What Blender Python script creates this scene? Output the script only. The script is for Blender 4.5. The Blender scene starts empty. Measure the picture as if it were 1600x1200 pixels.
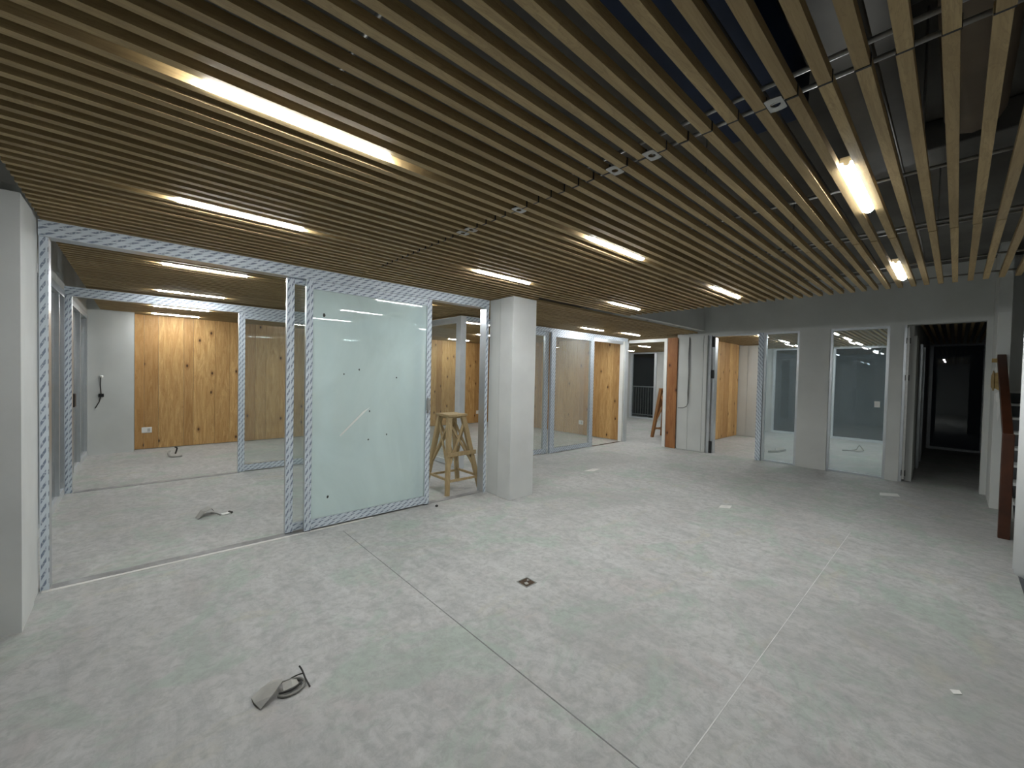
import bpy, bmesh, math, random
from mathutils import Vector, Matrix
random.seed(7)
S = bpy.context.scene
C = S.collection

# ------------------------------------------------------------------ camera
cam_d = bpy.data.cameras.new('camera'); cam = bpy.data.objects.new('camera', cam_d); C.objects.link(cam)
cam_d.sensor_width = 36.0; cam_d.lens = 636.75 / 1600 * 36.0
cam_d.clip_start = 0.02; cam_d.clip_end = 200
def cam_matrix(yaw, pitch, roll, loc):
    cy, sy, cp, sp = math.cos(yaw), math.sin(yaw), math.cos(pitch), math.sin(pitch)
    f = Vector((cy*cp, sy*cp, sp)); r = Vector((sy, -cy, 0)); d = f.cross(r)
    c, s = math.cos(roll), math.sin(roll)
    r2 = c*r + s*d; d2 = -s*r + c*d
    m = Matrix((r2, -d2, -f)).transposed().to_4x4(); m.translation = loc
    return m
cam.matrix_world = cam_matrix(math.radians(47.477), math.radians(-1.27), math.radians(-1.268), Vector((0, 0, 1.6)))
S.camera = cam

# ------------------------------------------------------------------ world: night outside
w = bpy.data.worlds.new('night'); S.world = w; w.use_nodes = True
w.node_tree.nodes['Background'].inputs[0].default_value = (0.03, 0.035, 0.045, 1)
w.node_tree.nodes['Background'].inputs[1].default_value = 0.02
S.view_settings.view_transform = 'Standard'; S.view_settings.look = 'None'
S.view_settings.gamma = 1; S.view_settings.use_curve_mapping = False
S.view_settings.exposure = 0.13
S.cycles.transparent_max_bounces = 32
S.cycles.max_bounces = 9; S.cycles.diffuse_bounces = 5; S.cycles.glossy_bounces = 4
LAMP = 104.0          # emission of the tube lights
LAMP_COL = (0.97, 1.0, 1.0)

# ------------------------------------------------------------------ materials
MATS = {}
class N:
    """small node-graph helper"""
    def __init__(s, name):
        s.m = bpy.data.materials.new(name); s.m.use_nodes = True
        s.t = s.m.node_tree; s.t.nodes.clear()
        s.out = s.t.nodes.new('ShaderNodeOutputMaterial')
        MATS[name] = s.m
    def n(s, typ, **kw):
        o = s.t.nodes.new(typ)
        for k, v in kw.items(): setattr(o, k, v)
        return o
    def set(s, sock, v):
        if isinstance(v, bpy.types.NodeSocket): s.t.links.new(v, sock)
        elif isinstance(v, (tuple, list)) and len(v) == 3 and sock.type == 'RGBA': sock.default_value = (*v, 1)
        else: sock.default_value = v
    def math(s, op, a, b=None, c=None):
        o = s.n('ShaderNodeMath', operation=op); s.set(o.inputs[0], a)
        if b is not None: s.set(o.inputs[1], b)
        if c is not None: s.set(o.inputs[2], c)
        return o.outputs[0]
    def mix(s, f, a, b, mode='MIX'):
        o = s.n('ShaderNodeMix', data_type='RGBA', blend_type=mode)
        s.set(o.inputs[0], f); s.set(o.inputs[6], a); s.set(o.inputs[7], b)
        return o.outputs[2]
    def coord(s, kind='Object', scale=(1, 1, 1), offset_random=False):
        tc = s.n('ShaderNodeTexCoord'); mp = s.n('ShaderNodeMapping')
        s.set(mp.inputs[0], tc.outputs[kind]); mp.inputs[3].default_value = scale
        if offset_random:
            oi = s.n('ShaderNodeObjectInfo'); cb = s.n('ShaderNodeCombineXYZ')
            s.set(cb.inputs[0], s.math('MULTIPLY', oi.outputs['Random'], 37.0))
            s.set(cb.inputs[1], s.math('MULTIPLY', oi.outputs['Random'], 91.0))
            s.set(cb.inputs[2], s.math('MULTIPLY', oi.outputs['Random'], 53.0))
            s.set(mp.inputs[1], cb.outputs[0])
        return mp.outputs[0]
    def rnd(s): return s.n('ShaderNodeObjectInfo').outputs['Random']
    def noise(s, vec, scale, detail=4, rough=.55, dist=0):
        o = s.n('ShaderNodeTexNoise'); s.set(o.inputs['Vector'], vec)
        o.inputs['Scale'].default_value = scale; o.inputs['Detail'].default_value = detail
        o.inputs['Roughness'].default_value = rough; o.inputs['Distortion'].default_value = dist
        return o.outputs['Fac']
    def ramp(s, f, *stops):
        o = s.n('ShaderNodeValToRGB'); e = o.color_ramp.elements
        while len(e) < len(stops): e.new(.5)
        for i, (p, c) in enumerate(stops):
            e[i].position = p; e[i].color = (*c, 1) if len(c) == 3 else c
        s.set(o.inputs[0], f); return o.outputs[0]
    def val(s, f, lo, hi, a=0., b=1.):
        o = s.n('ShaderNodeMapRange'); s.set(o.inputs[0], f)
        o.inputs[1].default_value = lo; o.inputs[2].default_value = hi; o.inputs[3].default_value = a; o.inputs[4].default_value = b
        return o.outputs[0]
    def bump(s, h, strength=.2, dist=.01):
        o = s.n('ShaderNodeBump'); o.inputs['Strength'].default_value = strength; o.inputs['Distance'].default_value = dist
        s.set(o.inputs['Height'], h); return o.outputs[0]
    def bsdf(s, col, rough=.6, metal=0., normal=None, spec=.5):
        o = s.n('ShaderNodeBsdfPrincipled'); s.set(o.inputs['Base Color'], col); s.set(o.inputs['Roughness'], rough)
        s.set(o.inputs['Metallic'], metal); s.set(o.inputs['Specular IOR Level'], spec)
        if normal is not None: s.set(o.inputs['Normal'], normal)
        return o.outputs[0]
    def done(s, sh): s.t.links.new(sh, s.out.inputs[0]); return s.m

def plain(name, col, rough=.6, metal=0., var=.12, scale=6., spec=.5, bump=.0):
    m = N(name); v = m.coord('Object'); f = m.noise(v, scale, 5)
    c = m.mix(m.val(f, .3, .7), tuple(x*(1-var) for x in col), tuple(min(1, x*(1+var)) for x in col))
    nm = m.bump(m.noise(v, scale*12, 3), bump, .004) if bump else None
    return m.done(m.bsdf(c, rough, metal, nm, spec))

# bare concrete floor: trowelled, blotchy, greenish and rosy stains
m = N('floor_concrete'); v = m.coord('Object')
big = m.noise(v, .5, 5, .6, .5); mid = m.noise(v, 2.6, 8, .7, 1.2); fine = m.noise(v, 16, 6, .75, .4)
streak = m.noise(m.coord('Object', (2.0, .8, 1)), 2.6, 9, .72, 1.4)
c = m.mix(m.val(streak, .36, .64), (.40, .40, .392), (.535, .535, .525))
c = m.mix(m.val(mid, .46, .68, 0, .55), c, (.60, .60, .59))
c = m.mix(m.val(m.noise(m.coord('Object', (1, 1.2, 1)), 1.3, 7, .68, 1.3), .51, .60, 0, .6), c, (.37, .46, .39))
c = m.mix(m.val(m.noise(m.coord('Object', (1.3, .8, 1)), 1.9, 7, .66, .9), .55, .66, 0, .4), c, (.50, .45, .44))
c = m.mix(m.val(m.noise(m.coord('Object', (.7, 1.6, 1)), 2.4, 7, .66, .8), .58, .68, 0, .45), c, (.50, .48, .37))
c = m.mix(m.val(big, .46, .64, 0, .42), c, (.31, .308, .30))
c = m.mix(m.val(fine, .44, .66, 0, .6), c, (.30, .30, .29))
sp = m.n('ShaderNodeTexVoronoi'); m.set(sp.inputs['Vector'], v); sp.inputs['Scale'].default_value = 2.3
c = m.mix(m.math('LESS_THAN', sp.outputs['Distance'], .012), c, (.12, .11, .10))
nm = m.bump(m.math('ADD', m.math('MULTIPLY', mid, .5), m.math('MULTIPLY', fine, .25)), .25, .02)
m.done(m.bsdf(c, m.val(mid, .3, .7, .55, .8), 0, nm, .35))

plain('wall_plaster', (.57, .58, .565), .8, 0, .07, 1.6, .3, .08)
plain('wall_plaster_pale', (.65, .66, .65), .8, 0, .07, 1.9, .3, .08)
plain('wall_board', (.60, .615, .60), .75, 0, .06, 1.3, .3)
plain('white_paint', (.78, .80, .81), .6, 0, .04, 2.0, .4)
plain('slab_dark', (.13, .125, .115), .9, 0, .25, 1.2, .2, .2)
plain('aluminium', (.60, .63, .66), .32, .85, .05, 8)
plain('aluminium_white', (.66, .69, .72), .4, .35, .05, 8)
plain('galvanised', (.45, .45, .44), .42, .7, .1, 20)
plain('black_rubber', (.012, .012, .012), .6, 0, .1, 10)
plain('black_metal', (.02, .02, .022), .45, .4, .1, 10)
plain('joint_pale', (.66, .66, .64), .8, 0, .15, 9)
plain('joint_dark', (.22, .225, .215), .8, 0, .2, 9)
plain('track_grey', (.30, .30, .30), .6, .2, .3, 7)
plain('plaster_dust', (.68, .67, .64), .9, 0, .1, 12)
plain('duct_brown', (.23, .185, .14), .7, .1, .15, 3)
plain('duct_navy', (.012, .03, .085), .5, 0, .2, 4)
plain('duct_grey', (.16, .155, .145), .55, .4, .2, 3)
plain('plastic_white', (.80, .80, .77), .4, 0, .03, 5)
plain('socket_dark', (.45, .45, .43), .5, 0, .05, 5)
plain('cable_grey', (.24, .235, .215), .6, 0, .15, 12)
plain('cable_dark', (.035, .033, .03), .6, 0, .2, 12)
plain('card_grey', (.40, .39, .36), .8, 0, .15, 10)
plain('paper_white', (.78, .78, .75), .8, 0, .05, 10)
plain('rust', (.065, .04, .022), .85, 0, .6, 30)
plain('tread_tile', (.62, .63, .62), .6, 0, .1, 5)
plain('riser_dark', (.075, .08, .085), .7, 0, .2, 5)
plain('floor_dark_tile', (.085, .09, .095), .6, 0, .2, 3)
plain('foam_ochre', (.36, .25, .10), .9, 0, .25, 15)
plain('handrail_brown', (.06, .019, .008), .35, 0, .35, 5)
plain('stain_putty', (.70, .70, .68), .8, 0, .08, 10)

def wood(name, a, b, dark, axis=2, knots=.5, tone=.35, grain=1.0):
    """boards with long grain; each board its own tone by Object Random; (x+y, z) coordinates serve boards on either wall direction"""
    m = N(name)
    tc = m.n('ShaderNodeTexCoord'); sp_ = m.n('ShaderNodeSeparateXYZ'); m.set(sp_.inputs[0], tc.outputs['Object'])
    r = m.rnd()
    if axis == 2: across = m.math('ADD', sp_.outputs[0], sp_.outputs[1]); along = sp_.outputs[2]
    else: across = m.math('ADD', sp_.outputs[1], sp_.outputs[2]); along = sp_.outputs[0]
    def vec(ka, kl, kr):
        cb = m.n('ShaderNodeCombineXYZ'); m.set(cb.inputs[0], m.math('MULTIPLY', across, ka))
        m.set(cb.inputs[1], m.math('ADD', m.math('MULTIPLY', along, kl), m.math('MULTIPLY', r, 31.0))); m.set(cb.inputs[2], m.math('MULTIPLY', r, kr))
        return cb.outputs[0]
    g = m.noise(vec(7, .75, 57.), 1.7*grain, 6, .6, 2.2)
    rings = m.math('ABSOLUTE', m.math('SUBTRACT', m.math('FRACT', m.math('MULTIPLY', g, 9.0)), .5))
    f2 = m.noise(vec(60, 1.6, 91.), 1.5, 4, .6)
    c = m.mix(m.val(g, .34, .64), a, b)
    c = m.mix(m.val(rings, .30, .5, 0, .32), c, dark)
    c = m.mix(m.val(f2, .42, .72, 0, .35), c, dark)
    c = m.mix(m.math('MULTIPLY', m.val(m.math('FRACT', m.math('MULTIPLY', r, 7.31)), .25, 1, 0, 1), tone), c, dark)
    if knots:
        vo = m.n('ShaderNodeTexVoronoi', voronoi_dimensions='2D'); m.set(vo.inputs['Vector'], vec(4.6, 2.6, 0.)); vo.inputs['Scale'].default_value = 1.0
        d = vo.outputs['Distance']
        sepc = m.n('ShaderNodeSeparateColor'); m.set(sepc.inputs[0], vo.outputs['Color'])
        pick = m.math('LESS_THAN', sepc.outputs[0], knots)
        c = m.mix(m.math('MULTIPLY', m.val(d, .08, .24, .55, 0), pick), c, dark)
        k = m.math('MULTIPLY', m.val(d, .045, .10, 1, 0), pick)
        c = m.mix(k, c, tuple(x*.25 for x in dark))
    return m.done(m.bsdf(c, .55, 0, m.bump(f2, .15, .003), .35))
wood('pine_plank', (.72, .475, .205), (.50, .285, .10), (.26, .115, .034), 2, .19, .6)
wood('pine_red', (.42, .19, .07), (.30, .12, .042), (.15, .05, .018), 2, .5, .3)
wood('slat_pine', (.51, .38, .195), (.40, .29, .142), (.21, .14, .063), 0, 0, .45)
wood('stool_wood', (.56, .43, .24), (.43, .32, .165), (.22, .15, .075), 2, 0, .35)
wood('ladder_wood', (.44, .215, .08), (.33, .15, .05), (.17, .07, .025), 2, 0, .3)

# aluminium covered by printed protective film: slanted blue-grey marks in columns (UV in metres)
m = N('film_print'); tc = m.n('ShaderNodeTexCoord'); sx = m.n('ShaderNodeSeparateXYZ'); m.set(sx.inputs[0], tc.outputs['UV'])
u = m.math('DIVIDE', sx.outputs[0], .036); col = m.math('FLOOR', u); fu = m.math('SUBTRACT', m.math('FRACT', u), .5)
vv = m.math('ADD', m.math('DIVIDE', sx.outputs[1], .078), m.math('ADD', m.math('MULTIPLY', col, .37), m.math('MULTIPLY', fu, -1.0)))
fv = m.math('SUBTRACT', m.math('FRACT', vv), .5)
a = m.math('MULTIPLY', m.math('LESS_THAN', m.math('ABSOLUTE', fu), .36), m.math('LESS_THAN', m.math('ABSOLUTE', fv), .21))
nz = m.noise(m.coord('UV', (1, 1, 1)), 55, 2)
a = m.math('MULTIPLY', a, m.val(nz, .38, .5, .25, .85))
base = m.mix(m.val(m.noise(m.coord('UV'), 7, 4), .3, .7), (.62, .69, .76), (.74, .80, .86))
m.done(m.bsdf(m.mix(a, base, (.15, .19, .28)), .5, .1, None, .3))

def glass(name, tint=(.9, .95, .94), haze=.03, haze_col=(.6, .65, .66), refl=1.0, rough=.01, marks=0.):
    m = N(name)
    tr = m.n('ShaderNodeBsdfTransparent'); m.set(tr.inputs[0], tint)
    gl = m.n('ShaderNodeBsdfGlossy'); m.set(gl.inputs[0], (1, 1, 1)); gl.inputs['Roughness'].default_value = rough
    fr = m.n('ShaderNodeFresnel'); ge = m.n('ShaderNodeNewGeometry')
    m.set(fr.inputs[0], m.val(ge.outputs['Backfacing'], 0, 1, 1.45, 1/1.45))     # same reflectance on both faces of the pane
    k = m.n('ShaderNodeMixShader'); m.set(k.inputs[0], m.math('MULTIPLY', fr.outputs[0], refl))
    m.t.links.new(tr.outputs[0], k.inputs[1]); m.t.links.new(gl.outputs[0], k.inputs[2])
    df = m.n('ShaderNodeBsdfDiffuse'); m.set(df.inputs[0], haze_col)
    tl = m.n('ShaderNodeBsdfTranslucent'); m.set(tl.inputs[0], haze_col)
    ms = m.n('ShaderNodeMixShader'); ms.inputs[0].default_value = .4
    m.t.links.new(df.outputs[0], ms.inputs[1]); m.t.links.new(tl.outputs[0], ms.inputs[2])
    nz = m.noise(m.coord('Object', (1, 1, .6)), 1.3, 5, .6, .8)
    h = m.val(nz, .3, .7, haze*.9, haze*1.1)
    if marks:
        wv = m.noise(m.coord('Object', (2.6, 2.6, 1.7)), 1.7, 1, .4, 1.2)
        line = m.val(m.math('ABSOLUTE', m.math('SUBTRACT', wv, .5)), 0, .008, marks, 0)
        gate = m.val(m.noise(m.coord('Object'), 2.3, 2), .58, .66)
        h = m.math('MAXIMUM', h, m.math('MULTIPLY', line, gate))
    q = m.n('ShaderNodeMixShader'); m.set(q.inputs[0], h)
    m.t.links.new(k.outputs[0], q.inputs[1]); m.t.links.new(ms.outputs[0], q.inputs[2])
    return m.done(q.outputs[0])
glass('glass_clear', (.93, .96, .95), .05, (.62, .66, .66))
glass('glass_hazy', (.90, .93, .92), .15, (.76, .78, .77))
glass('glass_dusty', (.90, .94, .95), .13, (.46, .57, .62), 1.2, .012, .5)
glass('glass_milky', (.86, .94, .95), .60, (.88, .97, .97), 1.6, .008, .25)
glass('glass_night', (.92, .95, .96), .025, (.40, .46, .50), 1.0, .01, .3)
glass('glass_side', (.86, .88, .88), .16, (.40, .42, .42), 1.0, .02, .3)

m = N('lamp_glow'); e = m.n('ShaderNodeEmission'); m.set(e.inputs[0], LAMP_COL); e.inputs[1].default_value = LAMP; m.done(e.outputs[0])

# ------------------------------------------------------------------ geometry helpers
ORI = {}
def _obj(name, me, mats, parent=None, loc=(0, 0, 0)):
    for x in mats if isinstance(mats, (list, tuple)) else [mats]: me.materials.append(MATS[x])
    o = bpy.data.objects.new(name, me); C.objects.link(o); o.location = loc
    if parent is not None: o.parent = parent
    return o
class B:
    """collects boxes, bars, tubes in world coordinates; build() turns them into ONE mesh object"""
    def __init__(s): s.v = []; s.f = []; s.uv = []; s.mi = []; s.sm = []
    def quad(s, pts, uvs, mi=0, smooth=False):
        i = len(s.v); s.v += [tuple(p) for p in pts]; s.f.append(tuple(range(i, i+len(pts)))); s.uv.append(uvs); s.mi.append(mi); s.sm.append(smooth)
    def box(s, x0, x1, y0, y1, z0, z1, mi=0, film=None):
        """film: {'-y':1,...} material index per face"""
        lo, hi = (min(x0, x1), min(y0, y1), min(z0, z1)), (max(x0, x1), max(y0, y1), max(z0, z1))
        d = [hi[i]-lo[i] for i in range(3)]; L = d.index(max(d))
        P = [(x, y, z) for z in (lo[2], hi[2]) for y in (lo[1], hi[1]) for x in (lo[0], hi[0])]
        i0 = len(s.v); s.v += P
        F = {'-z': (0, 2, 3, 1), '+z': (4, 5, 7, 6), '-y': (0, 1, 5, 4), '+y': (2, 6, 7, 3), '-x': (0, 4, 6, 2), '+x': (1, 3, 7, 5)}
        for k, q in F.items():
            ax = 'xyz'.index(k[1]); o = [a for a in range(3) if a != ax]
            va = L if L in o else o[1]; ua = o[0] if o[1] == va else o[1]
            s.f.append(tuple(i0+j for j in q)); s.uv.append([(P[j][ua]-lo[ua], P[j][va]-lo[va]) for j in q])
            s.mi.append(film.get(k, mi) if film else mi); s.sm.append(False)
        return s
    def bar(s, p, q, w, d, up=(0, 0, 1), w2=None, d2=None, mi=0):
        p, q = Vector(p), Vector(q); t = (q-p).normalized(); a = t.cross(Vector(up))
        if a.length < 1e-4: a = t.cross(Vector((0, 1, 0)))
        a.normalize(); b = a.cross(t).normalized(); w2 = w2 or w; d2 = d2 or d
        R = [(p, w, d), (q, w2, d2)]; P = []
        for c, ww, dd in R: P += [c-a*ww/2-b*dd/2, c+a*ww/2-b*dd/2, c+a*ww/2+b*dd/2, c-a*ww/2+b*dd/2]
        i0 = len(s.v); s.v += [tuple(x) for x in P]; L = (q-p).length
        for fc in ((3, 2, 1, 0), (4, 5, 6, 7), (0, 1, 5, 4), (1, 2, 6, 5), (2, 3, 7, 6), (3, 0, 4, 7)):
            s.f.append(tuple(i0+j for j in fc)); s.uv.append([((j % 4 in (1, 2))*w, (j//4)*L) for j in fc]); s.mi.append(mi); s.sm.append(False)
        return s
    def tube(s, pts, r, n=8, mi=0, cap=True):
        pts = [Vector(p) for p in pts]; i0 = len(s.v); ref = Vector((.31, .52, .8))
        for k, p in enumerate(pts):
            t = (pts[min(k+1, len(pts)-1)]-pts[max(k-1, 0)]).normalized()
            a = t.cross(ref)
            if a.length < .05: a = t.cross(Vector((1, 0, 0)))
            a.normalize(); b = t.cross(a); ref2 = a.cross(t); ref = ref2 if ref2.length > .1 else ref
            rr = r[k] if isinstance(r, (list, tuple)) else r
            for j in range(n):
                an = 2*math.pi*j/n; s.v.append(tuple(p+a*math.cos(an)*rr+b*math.sin(an)*rr))
        for k in range(len(pts)-1):
            for j in range(n):
                q = (i0+k*n+j, i0+k*n+(j+1) % n, i0+(k+1)*n+(j+1) % n, i0+(k+1)*n+j)
                s.f.append(q); s.uv.append([(0, 0)]*4); s.mi.append(mi); s.sm.append(True)
        if cap:
            for ring, rev in ((0, True), (len(pts)-1, False)):
                q = [i0+ring*n+j for j in range(n)]
                s.f.append(tuple(reversed(q) if rev else q)); s.uv.append([(0, 0)]*n); s.mi.append(mi); s.sm.append(False)
        return s
    def prism(s, poly, z0, z1, axis=2, mi=0):
        """extrude a 2-D polygon along an axis"""
        def P(a, b, c): return {2: (a, b, c), 1: (a, c, b), 0: (c, a, b)}[axis]
        n = len(poly); i0 = len(s.v)
        s.v += [P(a, b, z0) for a, b in poly]+[P(a, b, z1) for a, b in poly]
        F = [tuple(reversed(range(i0, i0+n))), tuple(range(i0+n, i0+2*n))]+[(i0+j, i0+(j+1) % n, i0+n+(j+1) % n, i0+n+j) for j in range(n)]
        for q in F: s.f.append(q); s.uv.append([(0, 0)]*len(q)); s.mi.append(mi); s.sm.append(False)
        return s
    def mesh(s, name, off=(0, 0, 0)):
        me = bpy.data.meshes.new(name); me.from_pydata([(x-off[0], y-off[1], z-off[2]) for x, y, z in s.v], [], s.f)
        ul = me.uv_layers.new(name='UVMap'); k = 0
        for i, p in enumerate(me.polygons):
            p.material_index = s.mi[i]; p.use_smooth = s.sm[i]
            for uvp in s.uv[i]: ul.data[k].uv = uvp; k += 1
        bm = bmesh.new(); bm.from_mesh(me); bmesh.ops.recalc_face_normals(bm, faces=bm.faces); bm.to_mesh(me); bm.free()
        return me
    def build(s, name, mats, parent=None, bevel=0, at=None):
        """world-space geometry; origin at the parent's base, or at `at`"""
        po = ORI.get(parent.name, (0, 0, 0)) if parent is not None else (0, 0, 0)
        o_w = at if at is not None else po
        o = _obj(name, s.mesh(name, o_w), mats, parent, tuple(o_w[i]-po[i] for i in range(3)))
        ORI[o.name] = tuple(o_w)
        if bevel:
            b = o.modifiers.new('bevel', 'BEVEL'); b.width = bevel; b.segments = 2; b.limit_method = 'ANGLE'
        return o
def tag(o, label, cat, group=None, kind=None):
    o['label'] = label; o['category'] = cat
    if group: o['group'] = group
    if kind: o['kind'] = kind
    return o
def thing(name, loc, label, cat, group=None, kind=None):
    o = bpy.data.objects.new(name, None); C.objects.link(o); o.location = loc; o.empty_display_size = .1
    ORI[o.name] = tuple(loc)
    return tag(o, label, cat, group, kind)
def struct(name, b, mats, label, cat, bevel=0): return tag(b.build(name, mats, None, bevel), label, cat, None, 'structure')
def bx(*a, **k): return B().box(*a, **k)

ZC = 2.60        # underside of the slatted ceiling
ZS = 3.45        # concrete slab above
XE = 14.60       # facade
YB = 10.62       # back wall

# ------------------------------------------------------------------ floor
fl = struct('floor', bx(-2.6, 15.2, -2.6, YB+.2, -.15, 0), 'floor_concrete', 'bare grey concrete floor with greenish trowel stains', 'floor')
bx(1.512, 1.518, -2.0, 4.10, -.01, .0012).build('floor_joint', 'joint_dark', fl)
bx(1.55, 5.6, .7145, .7195, -.01, .0012).build('floor_joint', 'joint_pale', fl)
bx(-.46, 3.45, 4.315, 4.40, -.01, .004).build('door_track', 'track_grey', fl)
bx(-.50, 1.9, 4.275, 4.312, -.01, .003).build('plaster_edge', 'plaster_dust', fl)
bx(-.6, 1.15, 7.42, 7.52, -.01, .004).build('door_track', 'track_grey', fl)
bx(7.7, 8.95, 5.60, 5.66, -.01, .004).build('door_track', 'rust', fl)
bx(.8, 5.50, -1.78, -.40, -.01, .004).build('dark_tile_strip', 'floor_dark_tile', fl)

# ------------------------------------------------------------------ walls
b = bx(-2.6, -.51, 3.72, 4.10, 0, 2.598); b.box(-2.6, -.517, 4.103, 4.315, 0, 2.598)
struct('wall_left', b, 'wall_plaster_pale', 'grey plastered wall pier cut by the left edge of the picture', 'wall')
struct('wall_left_upper', bx(-2.6, -.53, 3.80, 4.31, 2.66, ZS), 'wall_plaster', 'dark band of wall above the left wall pier', 'wall')
struct('wall_corridor', bx(-2.6, -2.5, 4.3, YB, 0, ZS), 'wall_plaster', 'dim wall seen behind the left side glazing', 'wall')
struct('wall_side', bx(-2.7, -2.6, -2.6, 3.72, 0, ZS), 'wall_plaster', 'plain grey wall left of the camera', 'wall')
struct('wall_rear', bx(-2.7, 5.8, -2.7, -2.6, 0, ZS), 'wall_plaster', 'plain grey wall behind the camera', 'wall')
struct('wall_stair_side', bx(5.8, 9.2, -1.75, -1.65, 0, ZS), 'wall_plaster', 'grey wall on the far side of the staircase', 'wall')
b = bx(-.755, -.675, 4.44, YB, 2.50, ZS)
struct('wall_left_band', b, 'wall_plaster', 'grey band of wall above the left side glazing', 'wall')

wb = struct('wall_back', bx(-.07, 14.6, YB+.02, YB+.2, 0, ZS), 'wall_plaster', 'back wall clad with knotty pine boards', 'wall')
struct('wall_back_pier', bx(-.76, -.06, 10.42, YB+.2, 0, ZS), 'wall_board', 'smooth grey wall beside the pine clad back wall', 'wall')
def planks(parent, a0, a1, widths, mk, mat='pine_plank'):
    a = a0; k = 0
    while a < a1-.01:
        w_ = min(widths[k % len(widths)]*random.uniform(.93, 1.07) if k >= 5 else widths[k], a1-a); k += 1
        o = mk(a+.0015, a+w_-.0015).build('plank', mat, parent); a += w_
WID = [.135, .21, .39, .155, .36, .26, .18, .30, .22, .40]
planks(wb, -.055, 8.93, WID, lambda p, q: bx(p, q, YB-.01+random.uniform(0, .003), YB+.02, .012, 2.66))
wm = struct('wall_middle', bx(8.97, 9.05, 5.72, YB, 0, ZS), 'wall_plaster', 'wall between two back rooms with pine boards', 'wall')
planks(wm, 5.74, YB-.02, [.2, .17, .22, .19, .26, .24], lambda p, q: bx(8.945+random.uniform(0, .003), 8.97, p, q, .012, 2.66))
wr_ = struct('wall_room', bx(9.25, 14.6, 4.28, 4.42, 0, ZS), 'wall_plaster', 'side wall of the lit far room with pine boards', 'wall')
planks(wr_, 9.30, 12.74, [.28, .3, .33, .25, .3, .36], lambda p, q: bx(p, q, 4.255+random.uniform(0, .003), 4.28, .012, 2.66))

b = bx(9.15, 9.32, -1.75, 4.36, 2.55, ZS)
b.box(9.15, 9.32, 1.555, 2.015, 0, 2.55); b.box(9.15, 9.32, .60, .765, 0, 2.55); b.box(9.15, 9.32, -1.75, -.335, 0, 2.55)
wr = struct('wall_far', b, 'wall_plaster', 'long grey far wall with two windows and two doorways', 'wall')
wp = bx(9.08, 9.24, 3.66, 4.30, 0, 2.55); wp = struct('wall_far_panels', wp, 'wall_board', 'grey wall panels between the reddish timber board and the doorway', 'wall')
for y0, y1 in ((4.055, 4.295), (3.745, 4.048), (3.665, 3.738)): bx(9.068, 9.08, y0, y1, .01, 2.545).build('panel', 'wall_board', wp)
struct('wall_divider', bx(9.32, XE, .49, .60, 0, ZS), 'wall_plaster', 'wall between the lit far room and the unlit room', 'wall')
struct('wall_dark_room', bx(9.32, XE, -.75, -.60, 0, ZS), 'wall_plaster', 'side wall of the unlit far room', 'wall')
ws = struct('wall_stub', bx(12.78, 12.9, 3.70, 4.28, 0, 2.58), 'wall_plaster', 'short grey wall with a vertical seam at the end of the pine boards', 'wall')
for y0, y1 in ((4.03, 4.255), (3.70, 4.018)): bx(12.768, 12.78, y0, y1, .01, 2.575).build('panel', 'wall_board', ws)
wst = struct('wall_stair', bx(8.22, 9.15, -.45, -.335, 0, ZS), 'wall_plaster', 'narrow grey wall end between the dark doorway and the staircase', 'wall')
bx(8.21, 8.22, -.45, -.335, 0, 2.55).build('panel', 'wall_board', wst)
# facade with window openings
WIN = [(-.47, .47), (1.22, 2.40), (2.52, 3.88), (7.76, 8.88)]
b = B(); ys = -.75
for y0, y1 in WIN: b.box(XE, XE+.2, ys, y0, 0, ZS); ys = y1
b.box(XE, XE+.2, ys, YB+.2, 0, ZS)
for y0, y1 in WIN: b.box(XE, XE+.2, y0, y1, 2.58, ZS); b.box(XE, XE+.2, y0, y1, -.15, .012)
struct('wall_facade', b, 'wall_plaster', 'outer wall of the building seen through the far rooms', 'wall')

# ------------------------------------------------------------------ ceiling: slab, beams, slats, rails
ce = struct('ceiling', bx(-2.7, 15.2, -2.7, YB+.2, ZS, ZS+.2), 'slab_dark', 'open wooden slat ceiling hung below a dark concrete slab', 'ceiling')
struct('trim_1', bx(-.5, 5.86, 3.76, 4.04, 3.05, ZS).box(5.86, 9.15, 3.76, 4.04, 2.66, ZS), 'wall_plaster', 'concrete beam above the edge of the slat ceiling', 'beam')
PITCH, SW, SH, Y0 = .0965, .037, .038, .022
segs = [(-.5, 1.694), (1.704, 3.826), (3.836, 5.87)]
back = [(5.88, 7.90), (7.91, 9.06)]
SM = {}
def slat_mesh(x0, x1):
    k = round(x1-x0, 3)
    if k not in SM:
        me = bx(0, x1-x0, 0, SW, 0, SH).mesh('slat'); me.materials.append(MATS['slat_pine']); SM[k] = me
    return SM[k]
rows = []
n = -16
while True:
    y = Y0+n*PITCH
    if y > YB-.06: break
    rows.append(y)
    n += 1
items = []
for y in rows:
    if y > 10.55: continue
    for s_ in segs:
        if s_[0] > 3.7 and 3.68 < y < 3.84: continue
        if s_[0] == -.5 and y > 10.33: s_ = (-.05, s_[1])
        items.append((s_[0], s_[1], y))
    if y > 3.84:
        for s_ in back: items.append((s_[0], s_[1] if s_[1] < 9 or y < 4.5 or True else 8.94, y))
    if y < .46 and y > -.58: items.append((9.34, 11.9, y)); items.append((11.91, 14.58, y))
    if .62 < y < 4.2: items.append((9.34, 11.9, y)); items.append((11.91, 14.58, y))
    if y > 4.45: items.append((9.10, 11.9, y)); items.append((11.91, 14.58, y))
def near(it):
    x0, x1, y = it
    x = min(max(0.3, x0), x1)
    return (x*x+y*y) if y > -1.0 else 50
items.sort(key=near)
rest = B()
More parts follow.
